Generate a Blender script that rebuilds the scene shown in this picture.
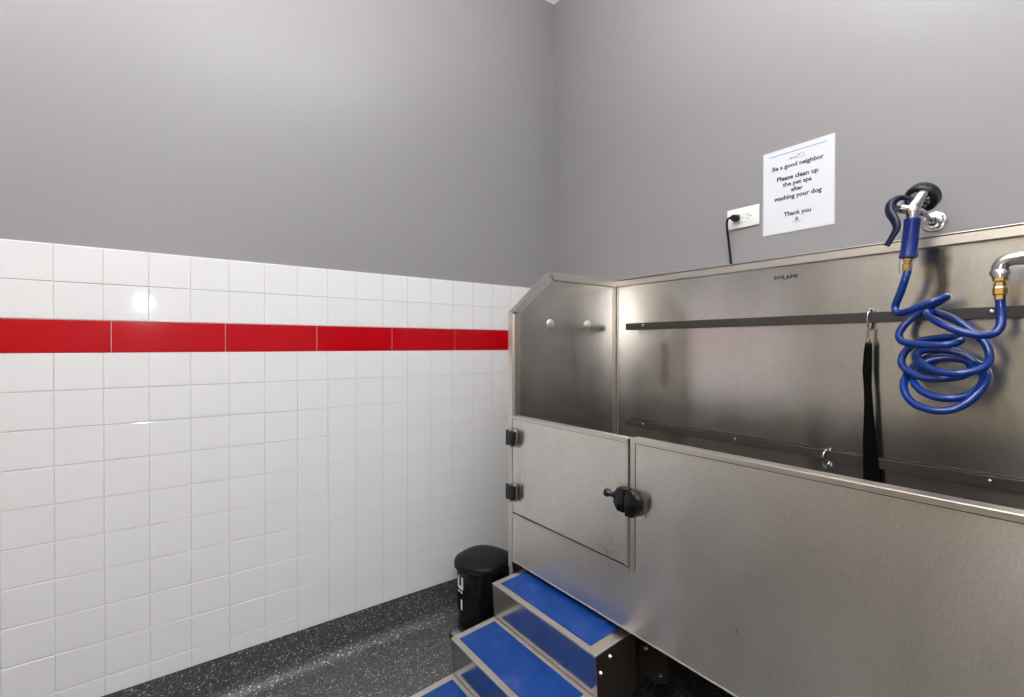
import bpy, bmesh, math, random
from mathutils import Vector, Matrix
random.seed(7)
for o in list(bpy.data.objects): bpy.data.objects.remove(o)
scene = bpy.context.scene
COL = scene.collection
PI = math.pi

# ------------------------------------------------------------------ camera
CH = 1.205
yaw, pitch, roll = 0.9319, -0.0067, 0.001
f = Vector((-math.sin(yaw)*math.cos(pitch), math.cos(yaw)*math.cos(pitch), math.sin(pitch)))
r0 = Vector((math.cos(yaw), math.sin(yaw), 0)); u0 = r0.cross(f)
r = math.cos(roll)*r0 + math.sin(roll)*u0; u = -math.sin(roll)*r0 + math.cos(roll)*u0
cd = bpy.data.cameras.new('camera'); cam = bpy.data.objects.new('camera', cd); COL.objects.link(cam)
cam.matrix_world = Matrix(((r.x, u.x, -f.x, 1.8747), (r.y, u.y, -f.y, -1.6624), (r.z, u.z, -f.z, CH), (0, 0, 0, 1)))
cd.sensor_width = 36; cd.lens = 475.975/1024*36; cd.clip_start = .02; cd.clip_end = 50
scene.camera = cam
# ------------------------------------------------------------------ world, view, flash
w = bpy.data.worlds.new('world'); scene.world = w; w.use_nodes = True
w.node_tree.nodes['Background'].inputs[0].default_value = (.75, .85, 1, 1)
w.node_tree.nodes['Background'].inputs[1].default_value = .3
vs = scene.view_settings
vs.view_transform = 'Standard'; vs.look = 'None'; vs.gamma = 1; vs.use_curve_mapping = False
vs.exposure = -0.08
LIGHT = 7.0        # strength of the ceiling panels
fl = bpy.data.lights.new('camera_flash', 'POINT'); fl.energy = 12; fl.shadow_soft_size = .03; fl.color = (1, .97, .93)
flo = bpy.data.objects.new('camera_flash', fl); COL.objects.link(flo); flo.location = (1.86, -1.735, 1.465)
fb = bpy.data.lights.new('bounce_flash', 'SPOT'); fb.energy = 440; fb.shadow_soft_size = .05; fb.spot_size = math.radians(158); fb.spot_blend = .8; fb.color = (1, .98, .96)
fbo = bpy.data.objects.new('bounce_flash', fb); COL.objects.link(fbo); fbo.location = (1.86, -1.78, 1.58); fbo.rotation_euler = (PI, 0, 0)

# ------------------------------------------------------------------ materials
def mat(name, col, rough=.5, metal=0, **kw):
    m = bpy.data.materials.new(name); m.use_nodes = True
    b = m.node_tree.nodes['Principled BSDF']
    b.inputs['Base Color'].default_value = (*col, 1); b.inputs['Roughness'].default_value = rough
    b.inputs['Metallic'].default_value = metal
    for k, v in kw.items(): b.inputs[k.replace('_', ' ')].default_value = v
    return m
def N(m, t, **kw):
    n = m.node_tree.nodes.new(t)
    for k, v in kw.items(): setattr(n, k, v)
    return n
def L(m, a, b): m.node_tree.links.new(a, b)
def noise(m, scale, mapscale=(1, 1, 1), detail=4, coord='Object', rough=.5):
    tc = N(m, 'ShaderNodeTexCoord'); mp = N(m, 'ShaderNodeMapping'); mp.inputs['Scale'].default_value = mapscale
    n = N(m, 'ShaderNodeTexNoise'); n.inputs['Scale'].default_value = scale; n.inputs['Detail'].default_value = detail
    n.inputs['Roughness'].default_value = rough
    L(m, tc.outputs[coord], mp.inputs['Vector']); L(m, mp.outputs[0], n.inputs['Vector'])
    return n.outputs['Fac']
def ramp(m, src, stops):
    n = N(m, 'ShaderNodeValToRGB'); cr = n.color_ramp
    while len(cr.elements) < len(stops): cr.elements.new(.5)
    for e, (p, c) in zip(cr.elements, stops):
        e.position = p; e.color = (*c, 1) if len(c) == 3 else c
    L(m, src, n.inputs['Fac']); return n.outputs['Color']
def maprange(m, src, a, b, c, d):
    n = N(m, 'ShaderNodeMapRange'); L(m, src, n.inputs[0])
    for i, v in enumerate((a, b, c, d)): n.inputs[i+1].default_value = v
    return n.outputs[0]
def bump(m, src, strength, dist=.002):
    n = N(m, 'ShaderNodeBump'); n.inputs['Strength'].default_value = strength; n.inputs['Distance'].default_value = dist
    L(m, src, n.inputs['Height']); L(m, n.outputs[0], m.node_tree.nodes['Principled BSDF'].inputs['Normal'])
def P(m): return m.node_tree.nodes['Principled BSDF']

# grime runs below the wall hook and at the panel joints: (x, half width, z low, z high, strength)
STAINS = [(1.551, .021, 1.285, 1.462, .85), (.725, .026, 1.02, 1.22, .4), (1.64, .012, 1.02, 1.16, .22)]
def steel(name, c0, c1, r0_, r1_, aniso=.7, streak=True, stains=()):
    m = mat(name, c0, .3, 1.0)
    a = noise(m, 1.0, (9, 9, 1.2), 5)                      # wiped vertical smears
    b = noise(m, 5.0, (1, 1, 1), 6, rough=.6)              # cloudy water marks
    mx = N(m, 'ShaderNodeMath', operation='MULTIPLY_ADD'); L(m, a, mx.inputs[0]); mx.inputs[1].default_value = .5
    mb = N(m, 'ShaderNodeMath', operation='MULTIPLY'); L(m, b, mb.inputs[0]); mb.inputs[1].default_value = .5
    L(m, mb.outputs[0], mx.inputs[2])
    col = ramp(m, mx.outputs[0], [(.25, c0), (.75, c1)])
    gr = noise(m, 260, (1, 1, .5), 2)
    gm = N(m, 'ShaderNodeMix', data_type='RGBA', blend_type='MULTIPLY'); gm.inputs[0].default_value = 1
    L(m, col, gm.inputs[6]); L(m, ramp(m, gr, [(.3, (.88, .88, .88)), (.7, (1, 1, 1))]), gm.inputs[7]); col = gm.outputs[2]
    if stains:
        tc_ = N(m, 'ShaderNodeTexCoord'); sx_ = N(m, 'ShaderNodeSeparateXYZ'); L(m, tc_.outputs['Object'], sx_.inputs[0])
        wob = noise(m, 16, (1, 1, 1), 4)
        def mth(op, a, b):
            n = N(m, 'ShaderNodeMath', operation=op)
            for i, v in enumerate((a, b)):
                if isinstance(v, (int, float)): n.inputs[i].default_value = v
                else: L(m, v, n.inputs[i])
            return n.outputs[0]
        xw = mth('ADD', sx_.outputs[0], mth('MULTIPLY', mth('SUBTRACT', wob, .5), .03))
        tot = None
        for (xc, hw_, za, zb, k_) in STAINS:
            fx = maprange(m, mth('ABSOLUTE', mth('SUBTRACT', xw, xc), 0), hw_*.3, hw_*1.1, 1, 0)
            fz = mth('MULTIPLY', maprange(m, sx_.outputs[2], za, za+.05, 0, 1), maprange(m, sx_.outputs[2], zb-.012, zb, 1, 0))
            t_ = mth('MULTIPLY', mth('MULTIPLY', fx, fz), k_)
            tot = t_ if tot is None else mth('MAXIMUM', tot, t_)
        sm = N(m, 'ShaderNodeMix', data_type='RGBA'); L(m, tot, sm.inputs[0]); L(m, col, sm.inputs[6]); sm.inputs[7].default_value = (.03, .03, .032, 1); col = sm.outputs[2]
    L(m, col, P(m).inputs['Base Color'])
    L(m, maprange(m, mx.outputs[0], .3, .7, r0_, r1_), P(m).inputs['Roughness'])
    P(m).inputs['Anisotropic'].default_value = aniso; P(m).inputs['Anisotropic Rotation'].default_value = .25
    tg = N(m, 'ShaderNodeTangent', direction_type='RADIAL', axis='Z'); L(m, tg.outputs[0], P(m).inputs['Tangent'])
    return m
M = {}
M['steel'] = steel('brushed_steel', (.70, .67, .625), (.84, .81, .765), .26, .34)
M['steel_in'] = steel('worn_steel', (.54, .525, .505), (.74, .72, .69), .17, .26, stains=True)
M['steel_trim'] = mat('trim_steel', (.68, .64, .59), .33, 1)
M['steel_pol'] = steel('polished_steel', (.50, .48, .46), (.62, .6, .57), .12, .26, .2)
M['chrome'] = mat('chrome', (.58, .585, .59), .13, 1)
M['brass'] = mat('brass', (.72, .50, .20), .25, 1)
M['basin'] = mat('dull_basin_steel', (.22, .21, .20), .5, .8)
M['plug_metal'] = mat('satin_plug_metal', (.72, .69, .65), .42, .85)
M['bronze'] = mat('tarnished_snap', (.28, .22, .17), .35, 1)
M['rail'] = mat('dark_rail', (.05, .047, .044), .5, .2, Specular_IOR_Level=.3)
M['hose'] = mat('blue_hose', (.001, .028, .20), .15, 0, Coat_Weight=.2)
M['handle'] = mat('blue_grip', (.004, .018, .17), .3)
M['navy'] = mat('navy_lever', (.003, .004, .028), .28, Specular_IOR_Level=.35)
M['rubber'] = mat('black_rubber', (.010, .011, .018), .35)
M['black'] = mat('black_plastic', (.007, .007, .008), .42, Specular_IOR_Level=.22)
M['blackgloss'] = mat('black_gloss', (.004, .004, .005), .16, Specular_IOR_Level=.35)
M['darkside'] = mat('dark_brown_steel', (.16, .13, .11), .38, .9)  # dark brown metal for the step side panels
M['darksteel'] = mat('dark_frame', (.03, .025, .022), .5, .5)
M['webbing'] = mat('black_webbing', (.004, .004, .004), .95, Specular_IOR_Level=.05)
M['plug'] = mat('black_plug', (.006, .007, .010), .5, Specular_IOR_Level=.25)
M['plate'] = mat('white_plastic', (.80, .80, .79), .35)
M['slot'] = mat('slot_dark', (.02, .02, .02), .6)
M['paper'] = mat('laminated_paper', (.70, .715, .76), .22)
M['film'] = mat('laminate_film', (.62, .64, .66), .12)
M['ink'] = mat('ink', (.03, .03, .04), .5)
M['inkblue'] = mat('ink_blue', (.10, .25, .45), .5)
M['inkgrey'] = mat('ink_grey', (.32, .32, .30), .5)
M['white_mark'] = mat('white_print', (.78, .78, .78), .5)
M['silver'] = mat('silver_pedal', (.55, .54, .52), .3, .9)
M['ceil'] = mat('ceiling_white', (.88, .90, .93), .8)
M['doorpaint'] = mat('door_paint', (.35, .30, .22), .5)
M['doorframe'] = mat('door_frame_paint', (.62, .54, .40), .4)
m = M['paint'] = mat('grey_paint', (.275, .266, .272), .36)
bump(m, noise(m, 260, detail=3), .12, .0008)
m = M['tile'] = mat('white_tile', (.765, .765, .768), .055)
m.node_tree.nodes['Principled BSDF'].inputs['Specular IOR Level'].default_value = .5
m = M['redtile'] = mat('red_tile', (.47, .001, .006), .10)
bump(m, noise(m, 45, detail=3), .08, .001)
m = M['grout'] = mat('grout', (.74, .73, .71), .8)
# terrazzo-like sheet vinyl
m = M['vinyl'] = mat('speckled_vinyl', (.1, .1, .1), .42)
tc = N(m, 'ShaderNodeTexCoord'); vo = N(m, 'ShaderNodeTexVoronoi'); vo.inputs['Scale'].default_value = 270
L(m, tc.outputs['Object'], vo.inputs['Vector'])
sep = N(m, 'ShaderNodeSeparateColor'); L(m, vo.outputs['Color'], sep.inputs[0])
chips = ramp(m, sep.outputs[0], [(0, (.05, .049, .052)), (.4, (.085, .083, .086)), (.78, (.13, .128, .128)), (.92, (.28, .27, .27)), (.975, (.55, .54, .53))])
m.node_tree.nodes[-1].color_ramp.interpolation = 'CONSTANT'
for n_ in m.node_tree.nodes:
    if n_.type == 'VALTORGB': n_.color_ramp.interpolation = 'CONSTANT'
L(m, chips, P(m).inputs['Base Color'])
# scuffed blue step mats
m = M['mat'] = mat('blue_mat', (.01, .08, .42), .45, Specular_IOR_Level=.25)
c = ramp(m, noise(m, 9, detail=8, rough=.65), [(.32, (.003, .034, .18)), (.52, (.004, .046, .23)), (.68, (.06, .075, .24)), (.78, (.14, .15, .30))])
L(m, c, P(m).inputs['Base Color'])
L(m, maprange(m, noise(m, 14, detail=5), .3, .7, .3, .55), P(m).inputs['Roughness'])
bump(m, noise(m, 300, detail=2), .2, .0006)

M['paint_light'] = mat('warm_light_paint', (.56, .52, .46), .6)
# ------------------------------------------------------------------ mesh helpers
class MB:
    def __init__(s): s.bm = bmesh.new(); s.mi = 0
    def box(s, x0, x1, y0, y1, z0, z1, bev=0, seg=2, mi=None):
        bm = bmesh.new(); bmesh.ops.create_cube(bm, size=1)
        sc = Matrix.Diagonal((x1-x0, y1-y0, z1-z0, 1)); bm.transform(Matrix.Translation(((x0+x1)/2, (y0+y1)/2, (z0+z1)/2)) @ sc)
        if bev: bmesh.ops.bevel(bm, geom=bm.edges[:], offset=bev, segments=seg, profile=.5, affect='EDGES')
        return s.merge(bm, mi)
    def merge(s, bm, mi=None, M_=None):
        if M_ is not None: bm.transform(M_)
        if mi is not None:
            for fc in bm.faces: fc.material_index = mi
        me = bpy.data.meshes.new('t'); bm.to_mesh(me); s.bm.from_mesh(me); bpy.data.meshes.remove(me); bm.free(); return s
    def prism(s, pts, axis, a, b, bev=0, mi=None):
        """closed polygon pts (2D) extruded along axis from a to b"""
        bm = bmesh.new()
        def v(p, t):
            return {'x': (t, p[0], p[1]), 'y': (p[0], t, p[1]), 'z': (p[0], p[1], t)}[axis]
        v0 = [bm.verts.new(v(p, a)) for p in pts]; v1 = [bm.verts.new(v(p, b)) for p in pts]
        bm.faces.new(v0); bm.faces.new(v1[::-1]); n = len(pts)
        for i in range(n): bm.faces.new((v0[i], v1[i], v1[(i+1) % n], v0[(i+1) % n]))
        bmesh.ops.recalc_face_normals(bm, faces=bm.faces[:])
        if bev: bmesh.ops.bevel(bm, geom=bm.edges[:], offset=bev, segments=2, profile=.5, affect='EDGES')
        return s.merge(bm, mi)
    def tube(s, pts, rad, n=14, closed=False, cap=True, flat=None, mi=None):
        pts = [Vector(p) for p in pts]; k = len(pts); rs = rad if isinstance(rad, (list, tuple)) else [rad]*k
        bm = bmesh.new(); rings = []; up = None
        for i, p in enumerate(pts):
            if closed: t = pts[(i+1) % k]-pts[i-1]
            else: t = pts[min(i+1, k-1)]-pts[max(i-1, 0)]
            t.normalize()
            if up is None:
                up = Vector((0, 0, 1)) if abs(t.z) < .9 else Vector((1, 0, 0))
            up = (up-t*up.dot(t)).normalized(); sd = t.cross(up)
            ring = []
            for j in range(n):
                a = 2*PI*j/n; ca, sa = math.cos(a), math.sin(a)
                if flat: ring.append(bm.verts.new(p+up*ca*rs[i]+sd*sa*rs[i]*flat))
                else: ring.append(bm.verts.new(p+up*ca*rs[i]+sd*sa*rs[i]))
            rings.append(ring)
        m_ = k if closed else k-1
        for i in range(m_):
            a, b = rings[i], rings[(i+1) % k]
            for j in range(n): bm.faces.new((a[j], a[(j+1) % n], b[(j+1) % n], b[j]))
        if cap and not closed: bm.faces.new(rings[0][::-1]); bm.faces.new(rings[-1])
        bmesh.ops.recalc_face_normals(bm, faces=bm.faces[:])
        return s.merge(bm, mi)
    def lathe(s, prof, p0, ax, n=32, mi=None, sx=1.0):
        """profile [(radius, height)] around axis ax through p0"""
        ax = Vector(ax).normalized(); q = Vector((0, 0, 1)).rotation_difference(ax).to_matrix().to_4x4()
        bm = bmesh.new(); rings = []
        for (rr, h) in prof:
            if rr < 1e-6: rings.append([bm.verts.new((0, 0, h))])
            else: rings.append([bm.verts.new((rr*sx*math.cos(2*PI*j/n), rr*math.sin(2*PI*j/n), h)) for j in range(n)])
        for a, b in zip(rings, rings[1:]):
            for j in range(n):
                k = (j+1) % n
                if len(a) == 1 and len(b) == 1: continue
                if len(a) == 1: bm.faces.new((a[0], b[k], b[j]))
                elif len(b) == 1: bm.faces.new((a[j], a[k], b[0]))
                else: bm.faces.new((a[j], a[k], b[k], b[j]))
        if len(rings[0]) > 1: bm.faces.new(rings[0][::-1])
        if len(rings[-1]) > 1: bm.faces.new(rings[-1])
        bmesh.ops.recalc_face_normals(bm, faces=bm.faces[:])
        return s.merge(bm, mi, Matrix.Translation(p0) @ q)
    def build(s, name, mats, parent=None, smooth=False, origin=None):
        if not isinstance(mats, (list, tuple)): mats = [mats]
        if origin is not None: s.bm.transform(Matrix.Translation(-Vector(origin)))
        me = bpy.data.meshes.new(name); s.bm.to_mesh(me); s.bm.free()
        for m_ in mats: me.materials.append(m_)
        if smooth:
            for p in me.polygons: p.use_smooth = True
            try: me.set_sharp_from_angle(angle=math.radians(38))
            except Exception: pass
        o = bpy.data.objects.new(name, me); COL.objects.link(o)
        if parent is not None: o.parent = parent
        if origin is not None: o.location = origin
        return o
def empty(name, loc=(0, 0, 0)):
    o = bpy.data.objects.new(name, None); COL.objects.link(o); o.location = loc; o.empty_display_size = .1; return o
def tag(o, label=None, cat=None, group=None, kind=None):
    if label: o['label'] = label
    if cat: o['category'] = cat
    if group: o['group'] = group
    if kind: o['kind'] = kind
    return o
def world_child(root, o):
    """geometry given in world coordinates, root stands at its own base"""
    o.parent = root; o.matrix_parent_inverse = Matrix.Translation(-root.location); return o
def cr(pts, sub=8):
    pts = [Vector(p) for p in pts]; out = []
    for i in range(len(pts)-1):
        p0 = pts[max(i-1, 0)]; p1 = pts[i]; p2 = pts[i+1]; p3 = pts[min(i+2, len(pts)-1)]
        for j in range(sub):
            t = j/sub
            out.append(.5*((2*p1)+(-p0+p2)*t+(2*p0-5*p1+4*p2-p3)*t*t+(-p0+3*p1-3*p2+p3)*t**3))
    out.append(pts[-1]); return out
def text_bm(body, width, depth=.0002, bold=.0, height=None):
    cu = bpy.data.curves.new('t', 'FONT'); cu.body = body; cu.size = 1; cu.extrude = .001; cu.offset = bold; cu.resolution_u = 3
    o = bpy.data.objects.new('t', cu); COL.objects.link(o); bpy.context.view_layer.update()
    me = bpy.data.meshes.new_from_object(o.evaluated_get(bpy.context.evaluated_depsgraph_get()))
    bpy.data.objects.remove(o); bpy.data.curves.remove(cu)
    bm = bmesh.new(); bm.from_mesh(me); bpy.data.meshes.remove(me)
    xs = [v.co.x for v in bm.verts]; s_ = width/(max(xs)-min(xs)); sy = s_
    if height:
        ys = [v.co.y for v in bm.verts]; sy = height/(max(ys)-min(ys))
    bm.transform(Matrix.Diagonal((s_, sy, depth/.002, 1)) @ Matrix.Translation((-(max(xs)+min(xs))/2, 0, 0)))
    return bm
FACE_Y = Matrix(((1, 0, 0, 0), (0, 0, -1, 0), (0, 1, 0, 0), (0, 0, 0, 1)))   # text plane -> wall facing -Y

# ------------------------------------------------------------------ room
RX, RY, RZ = 2.75, -3.1, 2.982
def struct(o): o['kind'] = 'structure'; return o
struct(MB().box(-.12, RX+.12, RY-.12, .12, -.12, 0).build('floor', M['vinyl']))
struct(MB().box(-.12, RX+.12, RY-.12, .12, RZ, RZ+.1).build('ceiling', M['ceil']))
struct(MB().box(-.12, 0, RY-.12, .12, 0, RZ).build('wall_left', M['paint']))
struct(MB().box(0, RX, 0, .12, 0, RZ).build('wall_back', M['paint']))
struct(MB().box(RX, RX+.12, RY-.12, .12, 0, RZ).build('wall_right', M['paint']))
fw = MB(); fw.box(0, .80, RY-.12, RY, 0, RZ); fw.box(1.76, RX, RY-.12, RY, 0, RZ); fw.box(.80, 1.76, RY-.12, RY, 2.12, RZ)
struct(fw.build('wall_front', M['paint_light']))
df = MB(); df.box(.72, .84, RY-.12, RY+.02, 0, 2.16, .003); df.box(1.72, 1.84, RY-.12, RY+.02, 0, 2.16, .003); df.box(.84, 1.72, RY-.12, RY+.02, 2.08, 2.16, .003)
d1 = struct(MB().box(.842, 1.718, RY-.08, RY-.04, .008, 2.078, .002).build('door_1', M['doorpaint']))
struct(df.build('trim_2', M['doorframe']))
MB().lathe([(.026, 0), (.026, .006), (.01, .01), (.01, .045), (.026, .05), (.03, .062), (.022, .075), (0, .078)], (.92, RY-.0395, 1.0), (0, 1, 0)).build('door_knob', M['chrome'], d1, True)
# tile wainscot: every tile a pillowed lozenge standing proud of the grout
TP = .108; G = .0013; TT = .007
def tile(mb, a0, a1, z0, z1, side, mi, e=.0035):
    bm = bmesh.new()
    h = [0, TT*.80, TT*.90, TT*.965, TT]; ins = [0, .0001, .0003, .0008, .0020]
    rings = []
    for hh, i_ in zip(h, ins):
        pts = [(a0+i_, z0+i_), (a1-i_, z0+i_), (a1-i_, z1-i_), (a0+i_, z1-i_)]
        rings.append([bm.verts.new((hh, p[0], p[1]) if side == 'l' else (p[0], -hh, p[1])) for p in pts])
    for A, B in zip(rings, rings[1:]):
        for j in range(4): bm.faces.new((A[j], A[(j+1) % 4], B[(j+1) % 4], B[j]))
    bm.faces.new(rings[-1])
    bmesh.ops.recalc_face_normals(bm, faces=bm.faces[:])
    ctr = bm.faces[len(bm.faces)-1]
    mb.merge(bm, mi)
TOPZ, RED = 1.4937, .0963; ZB = .152
rows = []; z = TOPZ
for k in range(16):
    hgt = RED if k == 2 else TP
    z0 = z-hgt; rows.append((k, max(z0, ZB), z));
    z = z0
    if z0 <= ZB: break
cols = [-1.9025+.108*i for i in range(-12, 19)]
tl = MB(); tl.box(0, .0045, RY, 0, ZB, TOPZ, mi=2)
for k, z0, z1 in rows:
    if z1-z0 < .01: continue
    if k == 2:
        for i in range(-5, 8):
            a0 = -1.7764+.2956*i; a1 = a0+.2956
            a0 = max(a0, RY); a1 = min(a1, 0)
            if a1-a0 > .01: tile(tl, a0+G/2, a1-G/2, z0+G/2, z1-G/2, 'l', 1, .003)
    else:
        for c0 in cols:
            a0 = max(c0, RY); a1 = min(c0+TP, 0)
            if a1-a0 > .01: tile(tl, a0+.0004, a1-.0004, z0+.0009, z1-.0009, 'l', 0)
struct(tl.build('trim_1', [M['tile'], M['redtile'], M['grout']]))
tb = MB(); tb.box(.007, .56, -.0045, 0, ZB, TOPZ, mi=2)
for k, z0, z1 in rows:
    if z1-z0 < .01: continue
    wd = .2956 if k == 2 else TP; a = .008
    while a < .55:
        tile(tb, a+G/2, min(a+wd, .56)-G/2, z0+G/2, z1-G/2, 'b', 1 if k == 2 else 0); a += wd
struct(tb.build('trim_3', [M['tile'], M['redtile'], M['grout']]))
# coved vinyl base, left wall and back wall
R = .05
prof = [(0, 0), (.004+R, 0), (.004+R, .0006)]+[(.004+R-R*math.sin(a), R-R*math.cos(a)+.0006) for a in [PI/2*i/10 for i in range(1, 11)]]+[(.004, ZB-.003), (.001, ZB), (0, ZB)]
cv = MB(); cv.prism([(x, z_) for x, z_ in prof], 'y', RY, 0)
struct(cv.build('baseboard_left', M['vinyl'], smooth=True))
cv = MB(); cv.prism([(-x, z_) for x, z_ in prof], 'x', .004, RX)
struct(cv.build('baseboard_back', M['vinyl'], smooth=True))

# ------------------------------------------------------------------ ceiling lights (outside the frame, light the room)
def ceiling_light(x, y, sx, sy, label):
    t = empty('ceiling_light', (x, y, RZ)); tag(t, label, 'light', 'ceiling panel lights')
    b = MB(); hx, hy = sx/2, sy/2
    b.box(-hx, hx, -hy, -hy+.02, -.05, 0, .002); b.box(-hx, hx, hy-.02, hy, -.05, 0, .002)
    b.box(-hx, -hx+.02, -hy+.02, hy-.02, -.05, 0, .002); b.box(hx-.02, hx, -hy+.02, hy-.02, -.05, 0, .002)
    b.build('frame', M['plate'], t)
    MB().box(-hx+.02, hx-.02, -hy+.02, hy-.02, -.046, -.04).build('diffuser', M['glow'], t)
m = M['glow'] = mat('lit_diffuser', (.9, .9, .9), .6)
P(m).inputs['Emission Color'].default_value = (.95, .97, 1, 1); P(m).inputs['Emission Strength'].default_value = LIGHT
ceiling_light(1.35, -1.05, .6, 1.2, 'white ceiling panel light above the wash tub')
ceiling_light(1.35, -2.45, .6, .6, 'square white ceiling panel light near the door')

# ------------------------------------------------------------------ tub
XL, XR, YF, YB = .452, 1.98, -.62, -.032
tub = empty('dog_wash_tub', (XL, YF, 0)); tag(tub, 'large brushed stainless steel dog wash tub standing on legs against the grey wall', 'tub')
def part(mb, name, m_, smooth=False, label=None, root=tub, parent=None):
    o = mb.build(name, m_, smooth=smooth)
    if parent is None: world_child(root, o)
    else:
        o.parent = parent
    if label: o['label'] = label
    return o
T = .024; ZT = 1.487; ZS = 1.327; ZR = .950; ZLO = .414; YI = YB-.024   # YI: face of the back panel
def end_panel(x0, inner):
    """x0 outer.. ; inner=+1 -> the inside is towards +x"""
    b = MB(); x1 = x0+T*inner; xa, xb = min(x0, x1), max(x0, x1)
    ang = [(-.616, ZLO), (YB, ZLO), (YB, ZT-.003), (-.440, ZT-.003), (-.616, ZS-.004)]
    b.prism(ang, 'x', xa+.001 if inner > 0 else xa+.004, xb-.004 if inner > 0 else xb-.001)
    o = part(b, 'end_panel', M['steel_in'])
    # folded rim channel: top, slope, front post
    t = MB()
    lip = .028
    t.box(xa, xb+(.006 if inner > 0 else 0), -.442, YB, ZT-.006, ZT+.002, .001)
    xi0, xi1 = (xb-.002, xb+.008) if inner > 0 else (xa-.008, xa+.002)
    t.box(xi0, xi1, -.440, YI-.012, ZT-lip, ZT+.001, .001)
    # sloped part
    dy, dz = -.62+.440, ZS-ZT; ln = math.hypot(dy, dz); ny, nz = dz/ln, -dy/ln    # outward normal of slope (towards -y,+z)
    A = (-.440, ZT+.002); B = (-.622, ZS+.001); 
    def sl(q, d): return (q[0]-ny*0-d*abs(ny)*-1, q[1]-d*abs(nz))
    poly = [A, B, (B[0]+.006, B[1]-.003), (A[0]+.003, A[1]-.008)]
    t.prism(poly, 'x', xa if inner > 0 else xi1, xi0 if inner > 0 else xb)
    poly = [A, B, (B[0]+lip*1.0, B[1]-.006), (A[0]+.016, A[1]-lip)]
    t.prism(poly, 'x', xi0, xi1)
    part(t, 'rim_channel', M['steel_trim'])
    # front post with inner return
    p = MB()
    p.box(xa, xb, -.622, -.612, ZLO-.03, ZS, .0008)
    p.box(xi0, xi1 if inner > 0 else xi1, -.617, -.590, ZR, ZS-.006, .0008)
    part(p, 'corner_post', M['steel_trim'])
    return o
ep = end_panel(XL, 1)
er = end_panel(XR, -1)
for yy in (-.434, -.230):
    part(MB().lathe([(.019, 0), (.019, .002), (.016, .0045), (.009, .006), (0, .0065)], (XL+T-.004, yy, 1.289), (1, 0, 0), 28), 'cap_plug', M['plug_metal'], True)
# corner joint where the end panel meets the back
b = MB(); b.box(XL+T-.004, XL+T+.004, YI-.010, YI-.004, .46, ZT-.02, .0006); b.box(XL+T+.006, XL+T+.012, YI-.004, YI+.002, .46, ZT-.02, .0006)
part(b, 'corner_seam', M['steel_trim'])
# back panel
b = MB(); b.box(XL+T-.004, XR-T+.004, YI, YB, .46, ZT-.002)
bp = part(b, 'back_panel', M['back'] if 'back' in M else M['steel_in'])
b = MB(); b.box(XL+T+.004, XR-T-.004, YI-.014, YB, ZT-.006, ZT, .0008); b.box(XL+T+.004, XR-T-.004, YI-.014, YI-.004, ZT-.028, ZT-.001, .0008)
part(b, 'back_rim', M['steel_trim'])
# raised maker's lettering
mb = MB(); t1 = text_bm('SHOR', .035, .0006, .05, height=.011); mb.merge(t1, None, Matrix.Translation((1.156, YI-.0003, 1.4195)) @ FACE_Y)
t2 = text_bm('LINE', .031, .0006, .05, height=.011); mb.merge(t2, None, Matrix.Translation((1.196, YI-.0003, 1.4195)) @ FACE_Y)
sw = [(1.170, YI-.0006, 1.4195), (1.1735, YI-.0006, 1.4165), (1.1765, YI-.0006, 1.4165), (1.179, YI-.0006, 1.42), (1.1785, YI-.0006, 1.4275)]
mb.tube(cr(sw, 5), .0011, 8)
part(mb, 'maker_logo', M['ink'], label='black SHOR-LINE lettering on back panel')
# grooming rails
for zc in (1.284, .880):
    b = MB(); b.box(.541, XR-T-.03, YI-.016, YI-.010, zc-.014, zc+.014, .0012)
    b.box(.541, XR-T-.03, YI-.010, YI-.0005, zc-.003, zc+.003)
    rl = part(b, 'tether_rail', M['rail'], label='dark flat bar bolted along the back panel')
    for xx in (.632, 1.02, 1.645) if zc < 1 else (.632, 1.646):
        bb = MB(); bb.lathe([(.0065, 0), (.0065, .001), (.005, .004), (.002, .0052), (0, .0053)], (xx, YI-.0155, zc+.002), (0, -1, 0), 20)
        part(bb, 'rail_bolt', M['chrome'], True, parent=rl)
# front panel: plain sheet with a stepped opening for the door
DX0, DX1, DZ0 = XL+T, 1.016, .588
b = MB()
b.prism([(DX0, ZLO), (XR-T, ZLO), (XR-T, ZR-.012), (1.0365, ZR-.012), (1.0365, DZ0), (DX0, DZ0)], 'y', YF, YF+.004)
b.box(DX0, XR-T, YF+.001, YF+.022, ZLO, ZLO+.003)                                      # folded bottom hem
fp = part(b, 'front_panel', M['steel'])
b = MB()
b.prism([(1.0195, ZR), (XR-T, ZR), (XR-T, ZR-.0115), (1.0355, ZR-.0115), (1.0355, DZ0+.001), (1.0195, DZ0+.001)], 'y', YF-.002, YF+.006, .0006)   # front band and left edge band
b.box(1.0195, XR-T, YF, YF+.032, ZR-.0035, ZR+.001, .0008)
b.box(1.0195, XR-T, YF+.026, YF+.032, ZR-.02, ZR, .0008)
b.box(DX0, 1.0195, YF-.006, YF+.012, DZ0-.006, DZ0+.003, .001)                            # ledge under the door
part(b, 'front_rim', M['steel_trim'])
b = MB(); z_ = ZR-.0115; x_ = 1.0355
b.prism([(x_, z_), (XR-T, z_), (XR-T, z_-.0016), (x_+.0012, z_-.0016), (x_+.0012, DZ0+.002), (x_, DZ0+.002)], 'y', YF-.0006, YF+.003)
part(b, 'rim_gap_shade', M['darksteel'], label='dark strip standing in for the gap shadow under the rim')  # solid dark strip in place of the shadow in the rim gap
b = MB(); b.box(DX0, XR-T, YF-.0025, YF+.001, ZLO-.001, ZLO+.0018, .0006)
part(b, 'bottom_hem', M['steel_trim'])
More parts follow.
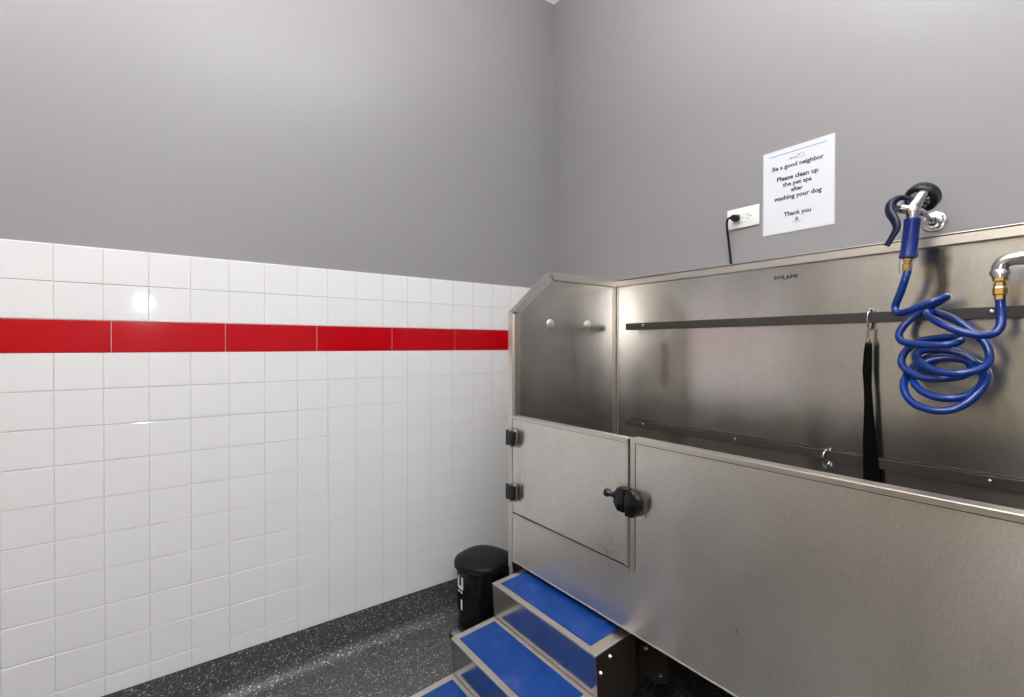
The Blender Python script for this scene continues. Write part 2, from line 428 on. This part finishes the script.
# basin behind the front
b = MB(); b.prism([(YF+.03, .50), (YI, .50), (YI, .46), (YF+.012, .44), (YF+.012, .49)], 'x', XL+T, XR-T)
b.box(1.03, XR-T, YF+.010, YF+.016, .49, ZR-.02)
part(b, 'basin', M['basin'])
# legs and under frame
for lx in (XL, XR-.04):
    for ly in (YF+.001, YB-.04):
        if lx == XL and ly < -.5: g = MB().box(lx+.001, lx+.024, ly, ly+.03, .012, ZLO-.001, .001)
        else: g = MB().box(lx, lx+.04, ly, ly+.04, .012, .459 if ly > -.5 else ZLO-.001, .001)
        cx, cy = lx+.014, ly+.015
        lg = part(g, 'leg', M['steel_trim'])
        part(MB().lathe([(.020, 0), (.020, .006), (.009, .012)], (cx, cy, 0), (0, 0, 1), 20), 'foot', M['black'], True, parent=lg)
b = MB(); b.box(XL+.04, XR-.04, -.50, -.47, .34, .40, .002); b.box(XL+.04, XR-.04, -.13, -.10, .34, .40, .002)
b.box(.66, .70, -.5, -.1, .40, .437); b.box(1.62, 1.66, -.5, -.1, .40, .437); b.box(XL+.004, XL+.04, -.50, -.10, .35, .39); b.box(XR-.04, XR-.004, -.50, -.10, .35, .39)
uf = part(b, 'under_frame', M['darksteel'])
b = MB(); b.prism([(.955, .41), (1.09, .41), (1.09, .28), (1.05, .26), (.955, .26)], 'y', -.548, -.540)
b.box(.955, 1.09, -.548, -.47, .40, .408)
br = part(b, 'step_bracket', M['darksteel'])
for (xx, zz, rr) in ((.9745, .350, .006), (1.015, .342, .009), (1.068, .292, .006)):
    part(MB().lathe([(rr*1.15, 0), (rr, .003), (rr*.7, .007), (0, .009)], (xx, -.5485, zz), (0, -1, 0), 16), 'bolt', M['chrome'], True, parent=br)
# drain pipe under the basin
b = MB(); b.tube(cr([(1.5, -.3, .439), (1.5, -.3, .36), (1.5, -.28, .30), (1.5, -.2, .27), (1.5, -.06, .27), (1.5, -.012, .27)], 6), .025, 16)
part(b, 'drain_pipe', M['darksteel'], True)
# door
b = MB(); b.box(DX0+.002, 1.0125, YF-.001, YF+.003, .596, ZR-.004)
dr = part(b, 'door', M['door'] if 'door' in M else M['steel'])
b = MB()
bw = .0115; x0, x1, z0, z1 = DX0+.002, 1.0135, .595, ZR-.002
b.prism([(x0, z1), (x1, z1), (x1-bw*.9, z1-bw), (x0, z1-bw)], 'y', YF-.0045, YF+.022, .0005)
b.prism([(x1, z1-.0005), (x1, z0), (x1-bw*.9, z0), (x1-bw*.9, z1-bw-.0005)], 'y', YF-.0045, YF+.022, .0005)
part(b, 'door_edge', M['steel_trim'], parent=dr)
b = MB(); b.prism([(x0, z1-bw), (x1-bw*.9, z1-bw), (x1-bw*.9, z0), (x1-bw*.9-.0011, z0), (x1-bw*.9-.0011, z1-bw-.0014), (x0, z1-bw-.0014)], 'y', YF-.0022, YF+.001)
part(b, 'edge_gap_shade', M['darksteel'], parent=dr)  # dark strip modelled as the shade along the door edge band
b = MB(); b.box(x0, x1, YF-.0012, YF+.001, .5915, .5945); part(b, 'door_gap_shade', M['darksteel'], parent=dr)  # dark strip put in as gap shade between door and ledge
for zc in (.869, .672):
    b = MB(); b.box(.474, .514, YF-.014, YF-.0055, zc-.032, zc+.032, .002); b.lathe([(.009, -.033), (.009, .033)], (.487, YF-.014, zc), (0, 0, 1), 16)
    hg = part(b, 'hinge_leaf', M['chrome'], True, parent=dr)
    b = MB(); b.box(.476, .514, YF-.027, YF-.0145, zc-.026, zc+.026, .005, 3); b.box(.466, .480, YF-.026, YF-.006, zc-.028, zc+.028, .003, 3)
    part(b, 'hinge_cover', M['blackgloss'], True, label='black hinge cover', parent=dr)
# paddle latch
b = MB(); b.box(.982, 1.012, YF-.0065, YF-.0045, .750, .820, .0006)
part(b, 'strike_plate', M['steel_trim'], parent=dr)
b = MB(); b.box(1.020, 1.071, YF-.0045, YF-.002, .742, .816, .0006)
part(b, 'keeper_plate', M['steel_trim'])
def octo(x0, x1, z0, z1, cl, cr_):
    return [(x0+cl, z1), (x1-cr_, z1), (x1, z1-cr_*1.4), (x1, z0+cr_*1.4), (x1-cr_, z0), (x0+cl, z0), (x0, z0+cl*1.4), (x0, z1-cl*1.4)]
b = MB(); b.prism(octo(.985, 1.0235, .750, .816, .014, .002), 'y', YF-.034, YF-.0065, .004)
b.lathe([(.010, 0), (.0075, .008), (.0075, .016), (.0115, .022), (.0120, .029), (.009, .034), (0, .035)], (.990, YF-.026, .789), (-.80, -.25, .12), 20)
part(b, 'latch_handle', M['blackgloss'], True, label='black latch with round knob', parent=dr)
b = MB(); b.prism(octo(1.0265, 1.067, .744, .814, .002, .015), 'y', YF-.036, YF-.0045, .005)
part(b, 'latch_keeper', M['blackgloss'], True, label='black latch keeper')

# ------------------------------------------------------------------ folding steps
TH = .07; RUN, RISE, SW = .172, .119, .4824
st = empty('pet_steps', (.52, -.74, .385)); st.rotation_euler = (TH, 0, 0)
tag(st, 'stainless steel pet steps with blue tread mats below the tub door', 'steps')
for k in range(3):
    zt = -k*RISE; y0 = -k*RUN; y1 = y0+RUN if k else .165
    zb = zt-RISE+.001
    b = MB(); mx0, mx1, my0, my1 = .022, SW-.036, y0+.020, y1-.014
    # tread border around the mat
    b.box(0, SW, y0, my0, zt-.006, zt, .0012); b.box(0, SW, my1, y1, zt-.006, zt, .0012 if k else .0005)
    b.box(0, mx0, my0, my1, zt-.006, zt, .0008); b.box(mx1, SW, my0, my1, zt-.006, zt, .0008)
    b.box(mx0, mx1, my0, my1, zt-.006, zt-.003)
    tr = b.build('tread', M['steel_trim'], st)
    MB().box(mx0+.001, mx1-.001, my0+.001, my1-.001, zt-.003, zt+.0012, .0008).build('tread_mat', M['mat'], tr)['label'] = 'scuffed blue rubber mat'
    b = MB(); b.box(.0005, SW-.0005, y0+.0005, y0+.003, zb if k < 2 else zb+.002, zt-.006, .0004)
    b.build('riser', M['steel_pol'], st)
side = [(-.001, -.0065), (.165, -.0065), (.165, -.15), (.02, -.345), (-.34, -.352), (-.34, -.2445), (-.1735, -.2445), (-.1735, -.1255), (-.0, -.1255)]
side = [(.0032, -.0065), (.164, -.0065), (.164, -.15), (.02, -.345), (-.3405, -.352), (-.3405, -.2445), (-.1685, -.2445), (-.1685, -.1255), (.0032, -.1255)]
for xx in (.0006, SW-.0036):
    b = MB(); b.prism(side, 'x', xx, xx+.003); sp = b.build('side_panel', M['darkside'], st)
for (yy, zz) in ((.056, -.028), (.018, -.056)):
    MB().lathe([(.0065, 0), (.0055, .003), (.003, .006), (0, .0065)], (SW-.0006, yy, zz), (1, 0, 0), 16).build('bolt', M['chrome'], st, True)

# ------------------------------------------------------------------ step bin
BX, BY = .192, -.562
bn = empty('pedal_bin', (BX, BY, 0)); tag(bn, 'small black pedal bin with domed lid between the tiled wall and the tub', 'bin')
def superring(bm, rx, ry, z, n=48, e=2.5, ny=1.0):
    vs_ = []
    for j in range(n):
        a = 2*PI*j/n; c, s = math.cos(a), math.sin(a)
        vs_.append(bm.verts.new((math.copysign(abs(c)**(2/e), c)*rx, math.copysign(abs(s)**(2/e), s)*ry, z)))
    return vs_
def stack(prof, e=2.5, capb=True, capt=True):
    bm = bmesh.new(); rs = [superring(bm, rx, ry, z_, e=e) for rx, ry, z_ in prof]
    for A, B in zip(rs, rs[1:]):
        for j in range(len(A)): bm.faces.new((A[j], A[(j+1) % len(A)], B[(j+1) % len(A)], B[j]))
    if capb: bm.faces.new(rs[0][::-1])
    if capt: bm.faces.new(rs[-1])
    bmesh.ops.recalc_face_normals(bm, faces=bm.faces[:]); return bm
RZb = Matrix.Rotation(math.radians(20), 4, 'Z')
b = MB(); b.merge(stack([(.103, .103, .022), (.104, .104, .03), (.109, .109, .277), (.107, .107, .280)], 2.2), None, RZb); b.build('bin_body', M['blackgloss'], bn, True)
b = MB(); b.merge(stack([(.105, .105, 0), (.107, .107, .004), (.107, .107, .02), (.104, .104, .024)], 2.2), None, RZb); b.build('bin_base', M['black'], bn, True)
b = MB(); b.merge(stack([(.110, .110, .279), (.1145, .1145, .282), (.1155, .1155, .300), (.112, .112, .309), (.101, .101, .316), (.082, .082, .321), (.05, .05, .324), (.02, .02, .325)], 2.5), None, RZb)
lid = b.build('bin_lid', M['black'], bn, True)
b = MB(); b.box(-.030, .030, -.121, -.105, .272, .296, .006, 3); o = b.build('lid_tab', M['black'], lid, True); o.rotation_euler = (0, 0, math.radians(40))
dirp = math.radians(-101)
b = MB(); b.merge(stack([(.034, .030, .003), (.036, .032, .008), (.034, .030, .016), (.026, .024, .020)], 2.4)); ped = b.build('bin_pedal', M['silver'], bn, True, None)
ped.location = (.108*math.cos(dirp), .108*math.sin(dirp), .004); ped['label'] = 'silver pedal'
b = MB(); b.merge(stack([(.041, .037, 0), (.042, .038, .005), (.040, .036, .010)], 2.4)); pb = b.build('pedal_surround', M['black'], bn, True); pb.location = (.108*math.cos(dirp), .108*math.sin(dirp), 0.0)
# white printed marks on the bin body, facing the open floor
def wrap(u0_, u1_, z0_, z1_, ang0):
    bm = bmesh.new(); n = 6; row = []
    for i in range(n+1):
        a = ang0+(u0_+(u1_-u0_)*i/n)/.108; c, s_ = abs(math.cos(a-math.radians(20))), abs(math.sin(a-math.radians(20)))
        k_ = (c**2.2+s_**2.2)**(-1/2.2)
        col_ = []
        for off in (.0008, -.001):
            for zz in (z0_, z1_):
                rr = (.104+.005*(zz-.03)/.247)*k_+off
                col_.append(bm.verts.new((rr*math.cos(a), rr*math.sin(a), zz)))
        row.append(col_)
    for A, B in zip(row, row[1:]):
        bm.faces.new((A[0], B[0], B[1], A[1])); bm.faces.new((A[2], A[3], B[3], B[2]))
        bm.faces.new((A[1], B[1], B[3], A[3])); bm.faces.new((A[0], A[2], B[2], B[0]))
    bm.faces.new((row[0][0], row[0][1], row[0][3], row[0][2])); bm.faces.new((row[-1][0], row[-1][2], row[-1][3], row[-1][1]))
    bmesh.ops.recalc_face_normals(bm, faces=bm.faces[:]); return bm
A0 = math.radians(-93)
b = MB()
b.merge(wrap(-.019, -.009, .218, .257, A0)); b.merge(wrap(.009, .019, .218, .257, A0)); b.merge(wrap(-.019, .019, .206, .219, A0))
b.build('bin_letter', M['white_mark'], bn)
b = MB(); b.merge(wrap(-.016, -.004, .190, .199, A0)); b.build('bin_dash', M['white_mark'], bn)
b = MB(); b.merge(wrap(.004, .014, .190, .199, A0)); b.build('bin_dash', M['white_mark'], bn)
b = MB(); b.merge(wrap(.003, .013, .122, .164, A0)); b.build('bin_bar', M['white_mark'], bn)

# ------------------------------------------------------------------ sign
SX0, SX1, SZ0, SZ1 = 1.077, 1.293, 1.577, 1.856
sg = empty('notice_sheet', ((SX0+SX1)/2, -.0005, SZ0)); tag(sg, 'white laminated notice about cleaning up the pet spa taped on the grey wall', 'sign')
hw = (SX1-SX0)/2; hh = SZ1-SZ0
MB().box(-hw, hw, -.0012, 0, 0, hh, .0004).build('laminate', M['film'], sg)
MB().box(-hw+.0035, hw-.0035, -.0016, -.0010, .0035, hh-.0035).build('paper', M['paper'], sg)
for body, wd, v, uu in (('Be a good neighbor', .154, .225, .50), ('Please clean up', .124, .362, .50), ('the pet spa', .087, .438, .50), ('after', .036, .512, .50), ('washing your dog', .143, .590, .50), ('Thank you', .082, .790, .505)):
    tx = MB(); tx.merge(text_bm(body, wd, .0003, .030), None, Matrix.Translation((-hw+uu*2*hw, -.0018, hh*(1-v)-.0045)) @ FACE_Y)
    tx.build('text_line', M['ink'], sg)
b = MB(); b.box(-hw+.020, hw-.022, -.0020, -.0015, hh*(1-.066)-.0011, hh*(1-.066)+.0011); b.build('blue_rule', M['inkblue'], sg)
b = MB(); zc = hh*(1-.135)
for i in range(4): b.box(-.024+i*.0058, -.0195+i*.0058, -.0020, -.0015, zc-.005, zc+.001)
b.box(.000, .021, -.0020, -.0015, zc-.0065, zc-.005); b.box(.000, .021, -.0020, -.0015, zc+.006, zc+.0075); b.box(0, .0015, -.002, -.0015, zc-.005, zc+.006); b.box(.0195, .021, -.002, -.0015, zc-.005, zc+.006)
b.box(.003, .010, -.002, -.0015, zc+.001, zc+.004)
b.build('grey_logo', M['inkgrey'], sg)
b = MB(); zc = hh*(1-.87)
pts = [(0, zc+.012), (.004, zc+.006), (.0055, zc+.0015), (.004, zc-.002), (0, zc-.003), (-.004, zc-.002), (-.0055, zc+.0015), (-.004, zc+.006)]
b.prism(pts, 'y', -.0020, -.0015); b.box(-.013, .013, -.002, -.0015, zc-.0065, zc-.005)
b.build('drop_logo', M['inkblue'], sg)

# ------------------------------------------------------------------ outlet and plug
OX0, OX1, OZ0, OZ1 = .9535, 1.0645, 1.6215, 1.6925; oc = ((OX0+OX1)/2, (OZ0+OZ1)/2)
ot = empty('wall_outlet', (oc[0], -.0003, oc[1])); tag(ot, 'white horizontal double power outlet on the grey wall left of the notice', 'outlet')
MB().box(-.0575, .0575, -.006, 0, -.0355, .0355, .0025, 3).build('cover_plate', M['plate'], ot, True)
MB().box(-.035, .035, -.0075, -.0055, -.0165, .0165, .001).build('receptacle', M['plate'], ot)
for sx_ in (-.020, .020):
    b = MB()
    b.box(sx_-.006, sx_+.0015, -.0079, -.0070, .0055, .0075); b.box(sx_-.006, sx_+.0015, -.0079, -.0070, -.0075, -.0055)
    b.lathe([(.0024, 0), (.0024, .001)], (sx_+.009, -.0071, 0), (0, -1, 0), 12)
    b.build('socket_slots', M['slot'], ot)
b = MB(); b.box(-.004, .004, -.0078, -.0070, -.0009, .0009); b.build('plate_screw', M['silver'], ot)
pl = empty('power_cord', (oc[0]-.020, -.0085, oc[1])); tag(pl, 'black power cord plugged into the outlet hanging down behind the tub', 'cord')
b = MB(); b.box(-.013, .013, -.012, 0, -.010, .010, .004, 3); b.prism([(-.012, -.004), (-.005, -.010), (.012, -.0075), (.017, 0), (.012, .0075), (-.005, .010), (-.012, .004)], 'y', -.026, -.010, .002)
b.build('plug', M['plug'], pl, True)
b = MB(); b.tube(cr([(0, -.018, 0), (-.012, -.024, .001), (-.021, -.025, -.006), (-.025, -.020, -.030), (-.024, -.008, -.09), (-.022, 0.000, -.15), (-.022, 0, -.22), (-.022, 0, -.36)], 8), .0040, 10)
b.build('cable', M['plug'], pl, True)

# ------------------------------------------------------------------ spray nozzle, hook, hose, pipe
hk = empty('wall_hook', (1.5255, 0, 1.535)); tag(hk, 'chrome round wall hook holding the spray nozzle above the tub', 'hook')
MB().lathe([(.026, .0005), (.0265, .003), (.024, .005), (.019, .0055), (.018, .009), (.012, .011), (.0085, .016), (0, .017)], (0, 0, 0), (0, -1, 0), 32).build('flange', M['chrome'], hk, True)
b = MB(); b.tube(cr([(0, -.010, 0), (-.003, -.045, .006), (-.005, -.085, .013), (-.006, -.112, .016)], 6), .0055, 12)
b.tube(cr([(-.006, -.106, .014), (-.014, -.112, .010), (-.020, -.112, .018), (-.022, -.112, .030)], 5), .005, 10); b.build('hook_arm', M['chrome'], hk, True)
for a in (.6, 2.7, 4.8):
    MB().lathe([(.0038, 0), (.003, .002), (0, .003)], (.0205*math.cos(a), -.0052, .0205*math.sin(a)), (0, -1, 0), 12).build('screw', M['silver'], hk, True)

nz = empty('spray_nozzle', (1.511, -.15, 1.47)); tag(nz, 'blue and chrome pet spray nozzle with dark lever hanging on the wall hook', 'nozzle')
def nzp(mb, name, m_, label=None): return part(mb, name, m_, True, label, nz)
top, bot = Vector((1.515, -.15, 1.522)), Vector((1.507, -.15, 1.424)); ax = (bot-top)
hl = ax.length
nzp(MB().lathe([(.014, -.002), (.0175, .001), (.0178, .006), (.0165, .010), (.0178, hl-.012), (.0195, hl-.008), (.0195, hl-.002), (.016, hl)], top, ax, 32), 'grip', M['handle'], 'blue grip')
nzp(MB().lathe([(.0105, hl), (.0105, hl+.006), (.0085, hl+.008), (.0085, hl+.012), (.0105, hl+.014), (.0105, hl+.024), (.0085, hl+.034)], top, ax, 6), 'brass_fitting', M['brass'], 'brass fitting')
b = MB(); b.tube([(1.494, -.165, 1.424), (1.493, -.165, 1.388), (1.512, -.168, 1.391), (1.531, -.162, 1.434), (1.522, -.16, 1.428)], .0011, 8)
nzp(b, 'wire_bail', M['chrome'])
# chrome body: neck, valve cross piece, nut, arm to the head
hd = Vector((1.519, -.115, 1.572)); hn = Vector((.30, .72, .62)).normalized()
b = MB(); b.lathe([(.0155, -.002), (.0145, .006), (.017, .014), (.016, .026), (.011, .036)], top+Vector((0, 0, -.001)), (.03, 0, 1), 28)
b.tube(cr([(1.513, -.15, 1.545), (1.499, -.155, 1.549), (1.484, -.16, 1.555)], 4), .0125, 16)
b.tube(cr([(1.513, -.15, 1.545), (1.523, -.145, 1.563), (1.530, -.132, 1.582), hd-hn*.002], 6), [.0145]*6+[.013]*6+[.011]*7, 16)
b.tube([(1.516, -.148, 1.548), (1.53, -.142, 1.538), (1.536, -.138, 1.531)], [.010, .009, .007], 12)
nzp(b, 'valve_body', M['chrome'])
nzp(MB().lathe([(.015, 0), (.016, .002), (.016, .011), (.013, .014), (.008, .016), (0, .017)], (1.492, -.158, 1.5515), (-.8, -.35, .35), 6), 'hex_nut', M['chrome'])
# head: chrome dish with a thick rubber bumper ring
b = MB(); b.lathe([(0, -.004), (.010, -.006), (.014, -.002), (.022, .001), (.0275, .006), (.0275, .012), (0, .012)], hd, hn, 36)
h1 = nzp(b, 'spray_head', M['chrome'])
b = MB(); n = 40; q = Vector((0, 0, 1)).rotation_difference(hn)
ring = [hd+q @ Vector((.0290*math.cos(2*PI*i/n), .0290*math.sin(2*PI*i/n), .009)) for i in range(n)]
b.tube(ring, .0088, 14, closed=True)
b.lathe([(.026, .008), (.0365, .011), (.0375, .024), (.034, .030), (0, .030)], hd, hn, 36)
nzp(b, 'bumper_ring', M['rubber'], 'black rubber ring')
b = MB()
for i in range(8):
    a = 2*PI*i/8; b.lathe([(.003, 0), (.0025, .002), (0, .003)], hd+q @ Vector((.0205*math.cos(a), .0205*math.sin(a), -.001)), -hn, 10)
part(b, 'head_studs', M['silver'], True, root=nz, parent=h1)
lev = cr([(1.512, -.150, 1.571), (1.498, -.152, 1.578), (1.486, -.16, 1.577), (1.475, -.17, 1.564), (1.477, -.178, 1.542), (1.489, -.188, 1.519), (1.4945, -.193, 1.497), (1.486, -.196, 1.475), (1.475, -.197, 1.455)], 6)
k = len(lev)
nzp(MB().tube(lev, [.0054+.0026*math.sin(PI*min(1, i/(k-1)*1.15)) for i in range(k)], 14, flat=1.5), 'lever', M['navy'], 'dark blue squeeze lever')

HOSE = [(1.506, -.15, 1.392), (1.502, -.155, 1.37), (1.491, -0.15, 1.336), (1.479, -0.14, 1.307), (1.487, -0.15, 1.287), (1.516, -0.17, 1.292), (1.553, -0.18, 1.307), (1.576, -0.17, 1.318), (1.58, -0.14, 1.323), (1.561, -0.11, 1.316), (1.527, -0.095, 1.295), (1.496, -0.1, 1.269), (1.482, -0.12, 1.237), (1.493, -0.14, 1.216), (1.525, -0.17, 1.209), (1.567, -0.19, 1.206), (1.598, -0.19, 1.209), (1.609, -0.16, 1.218), (1.591, -0.13, 1.225), (1.554, -0.11, 1.224), (1.516, -0.1, 1.215), (1.49, -0.1, 1.19), (1.487, -0.12, 1.162), (1.506, -0.14, 1.14), (1.542, -0.16, 1.126), (1.575, -0.16, 1.126), (1.606, -0.15, 1.133), (1.619, -0.12, 1.147), (1.61, -0.095, 1.165), (1.583, -0.085, 1.179), (1.545, -0.085, 1.179), (1.514, -0.09, 1.162), (1.499, -0.12, 1.131), (1.502, -0.16, 1.098), (1.526, -0.19, 1.067), (1.564, -0.21, 1.054), (1.596, -0.21, 1.056), (1.625, -0.2, 1.075), (1.644, -0.18, 1.105), (1.651, -0.15, 1.133), (1.638, -0.115, 1.157), (1.605, -0.09, 1.17), (1.56, -0.085, 1.174), (1.525, -0.1, 1.158), (1.514, -0.13, 1.127), (1.533, -0.17, 1.1), (1.573, -0.2, 1.084), (1.611, -0.2, 1.086), (1.636, -0.17, 1.103), (1.643, -0.13, 1.13), (1.629, -0.105, 1.159), (1.598, -0.09, 1.184), (1.557, -0.09, 1.196), (1.524, -0.1, 1.192), (1.519, -0.13, 1.174), (1.548, -0.17, 1.154), (1.59, -0.2, 1.141), (1.628, -0.2, 1.145), (1.652, -0.18, 1.159), (1.655, -0.15, 1.183), (1.643, -0.13, 1.213), (1.615, -0.11, 1.244), (1.585, -0.1, 1.27), (1.555, -0.1, 1.286), (1.538, -0.12, 1.288), (1.554, -0.15, 1.27), (1.588, -0.17, 1.249), (1.617, -0.18, 1.235), (1.644, -0.18, 1.229), (1.663, -0.17, 1.231), (1.673, -0.16, 1.249), (1.672, -0.15, 1.28), (1.67, -0.15, 1.322)]
hs = empty('coiled_hose', (1.57, -.15, 1.05)); tag(hs, 'bright blue coiled hose hanging in front of the steel back panel', 'hose')
path = cr(HOSE, 6)
for _ in range(3):
    path = [path[0]]+[(path[i-1]+path[i]*2+path[i+1])/4 for i in range(1, len(path)-1)]+[path[-1]]
part(MB().tube(path, .0088, 14), 'tubing', M['hose'], True, root=hs)
part(MB().lathe([(.0100, 0), (.0100, .010), (.0125, .012), (.0125, .026), (.0105, .029), (.0105, .037), (.0085, .040)], (1.67, -.15, 1.3085), (0, 0, 1), 6), 'brass_coupling', M['brass'], False, 'brass coupling', hs)

sp = empty('supply_pipe', (1.67, -.15, 1.36)); tag(sp, 'chrome water pipe with elbow feeding the blue hose', 'pipe')
b = MB(); el = cr([(1.670, -.15, 1.358), (1.670, -.15, 1.378), (1.6745, -.15, 1.389), (1.686, -.15, 1.396), (1.71, -.15, 1.398)], 6)
b.tube(el, .0145, 20); b.lathe([(.0175, 0), (.0175, .010), (.0155, .013)], (1.670, -.15, 1.362), (0, 0, 1), 24); b.lathe([(.0165, 0), (.0165, .009), (.013, .012)], (1.700, -.15, 1.398), (1, 0, 0), 24)
part(b, 'elbow_fitting', M['chrome'], True, root=sp)
b = MB(); b.tube(cr([(1.705, -.15, 1.398), (1.80, -.15, 1.398), (1.905, -.15, 1.398), (1.925, -.145, 1.398), (1.93, -.13, 1.398), (1.93, -.09, 1.398), (1.93, YI-.001, 1.398)], 6), .0105, 18)
part(b, 'pipe_run', M['chrome'], True, root=sp)
part(MB().lathe([(.013, 0), (.013, .008), (.010, .010), (.010, .016)], (1.670, -.15, 1.350), (0, 0, 1), 6), 'hex_union', M['brass'], root=sp)

# ------------------------------------------------------------------ tether strap and rail rings
sr = empty('tether_strap', (1.405, -.085, 1.30)); tag(sr, 'black nylon tether strap clipped to the upper rail', 'strap')
RY_ = YI-.016
def oval(c, rx, rz, n=28, tilt=0):
    return [Vector(c)+Vector((rx*math.sin(tilt)*math.cos(2*PI*i/n), -rx*math.cos(tilt)*math.cos(2*PI*i/n), rz*math.sin(2*PI*i/n))) for i in range(n)]
b = MB(); b.tube(oval((1.405, RY_+.001, 1.278), .016, .029, tilt=-.12), .0023, 8, closed=True); part(b, 'rail_clip', M['chrome'], True, root=sr)
b = MB(); b.tube(cr([(1.407, RY_-.012, 1.254), (1.405, RY_-.014, 1.243), (1.404, RY_-.015, 1.218)], 4), .0035, 10); b.lathe([(.004, 0), (.006, .004), (.006, .010), (.004, .014)], (1.406, RY_-.015, 1.209), (0, 0, 1), 14)
part(b, 'swivel_snap', M['bronze'], True, root=sr)
b = MB(); bm = bmesh.new(); rows_ = []
cen = [(1.402, 1.224, .008), (1.401, 1.20, .0100), (1.400, 1.15, .0115), (1.402, 1.10, .010), (1.404, 1.06, .011), (1.405, 1.02, .013), (1.406, .96, .017), (1.408, .90, .019), (1.411, .83, .021), (1.412, .79, .021), (1.411, .74, .016)]
for (cx, cz, hw_) in cen:
    cx += .005; hw_ *= .93; cz -= .012*max(0, min(1, (cz-.95)/.2))
    y_ = RY_-.016-.006*math.sin((1.22-cz)*9)
    tw = .45+.35*math.sin((1.22-cz)*7)
    dx, dy = hw_*math.cos(tw), hw_*math.sin(tw)
    rows_.append([bm.verts.new((cx-dx, y_-dy+.0025, cz)), bm.verts.new((cx-dx, y_-dy-.0025, cz)), bm.verts.new((cx+dx, y_+dy-.0025, cz)), bm.verts.new((cx+dx, y_+dy+.0025, cz))])
for A, B in zip(rows_, rows_[1:]):
    for j in range(4): bm.faces.new((A[j], A[(j+1) % 4], B[(j+1) % 4], B[j]))
bm.faces.new(rows_[0][::-1]); bm.faces.new(rows_[-1]); bmesh.ops.recalc_face_normals(bm, faces=bm.faces[:])
b.merge(bm); part(b, 'webbing', M['webbing'], True, root=sr)
rg = MB(); rg.tube(oval((0, 0, 0), .017, .025, tilt=-.15), .0026, 8, closed=True)
o = rg.build('rail_ring', M['chrome'], smooth=True); o.location = (1.298, RY_+.001, .869)
tag(o, 'small chrome ring hooked around the lower rail left of the strap', 'ring')
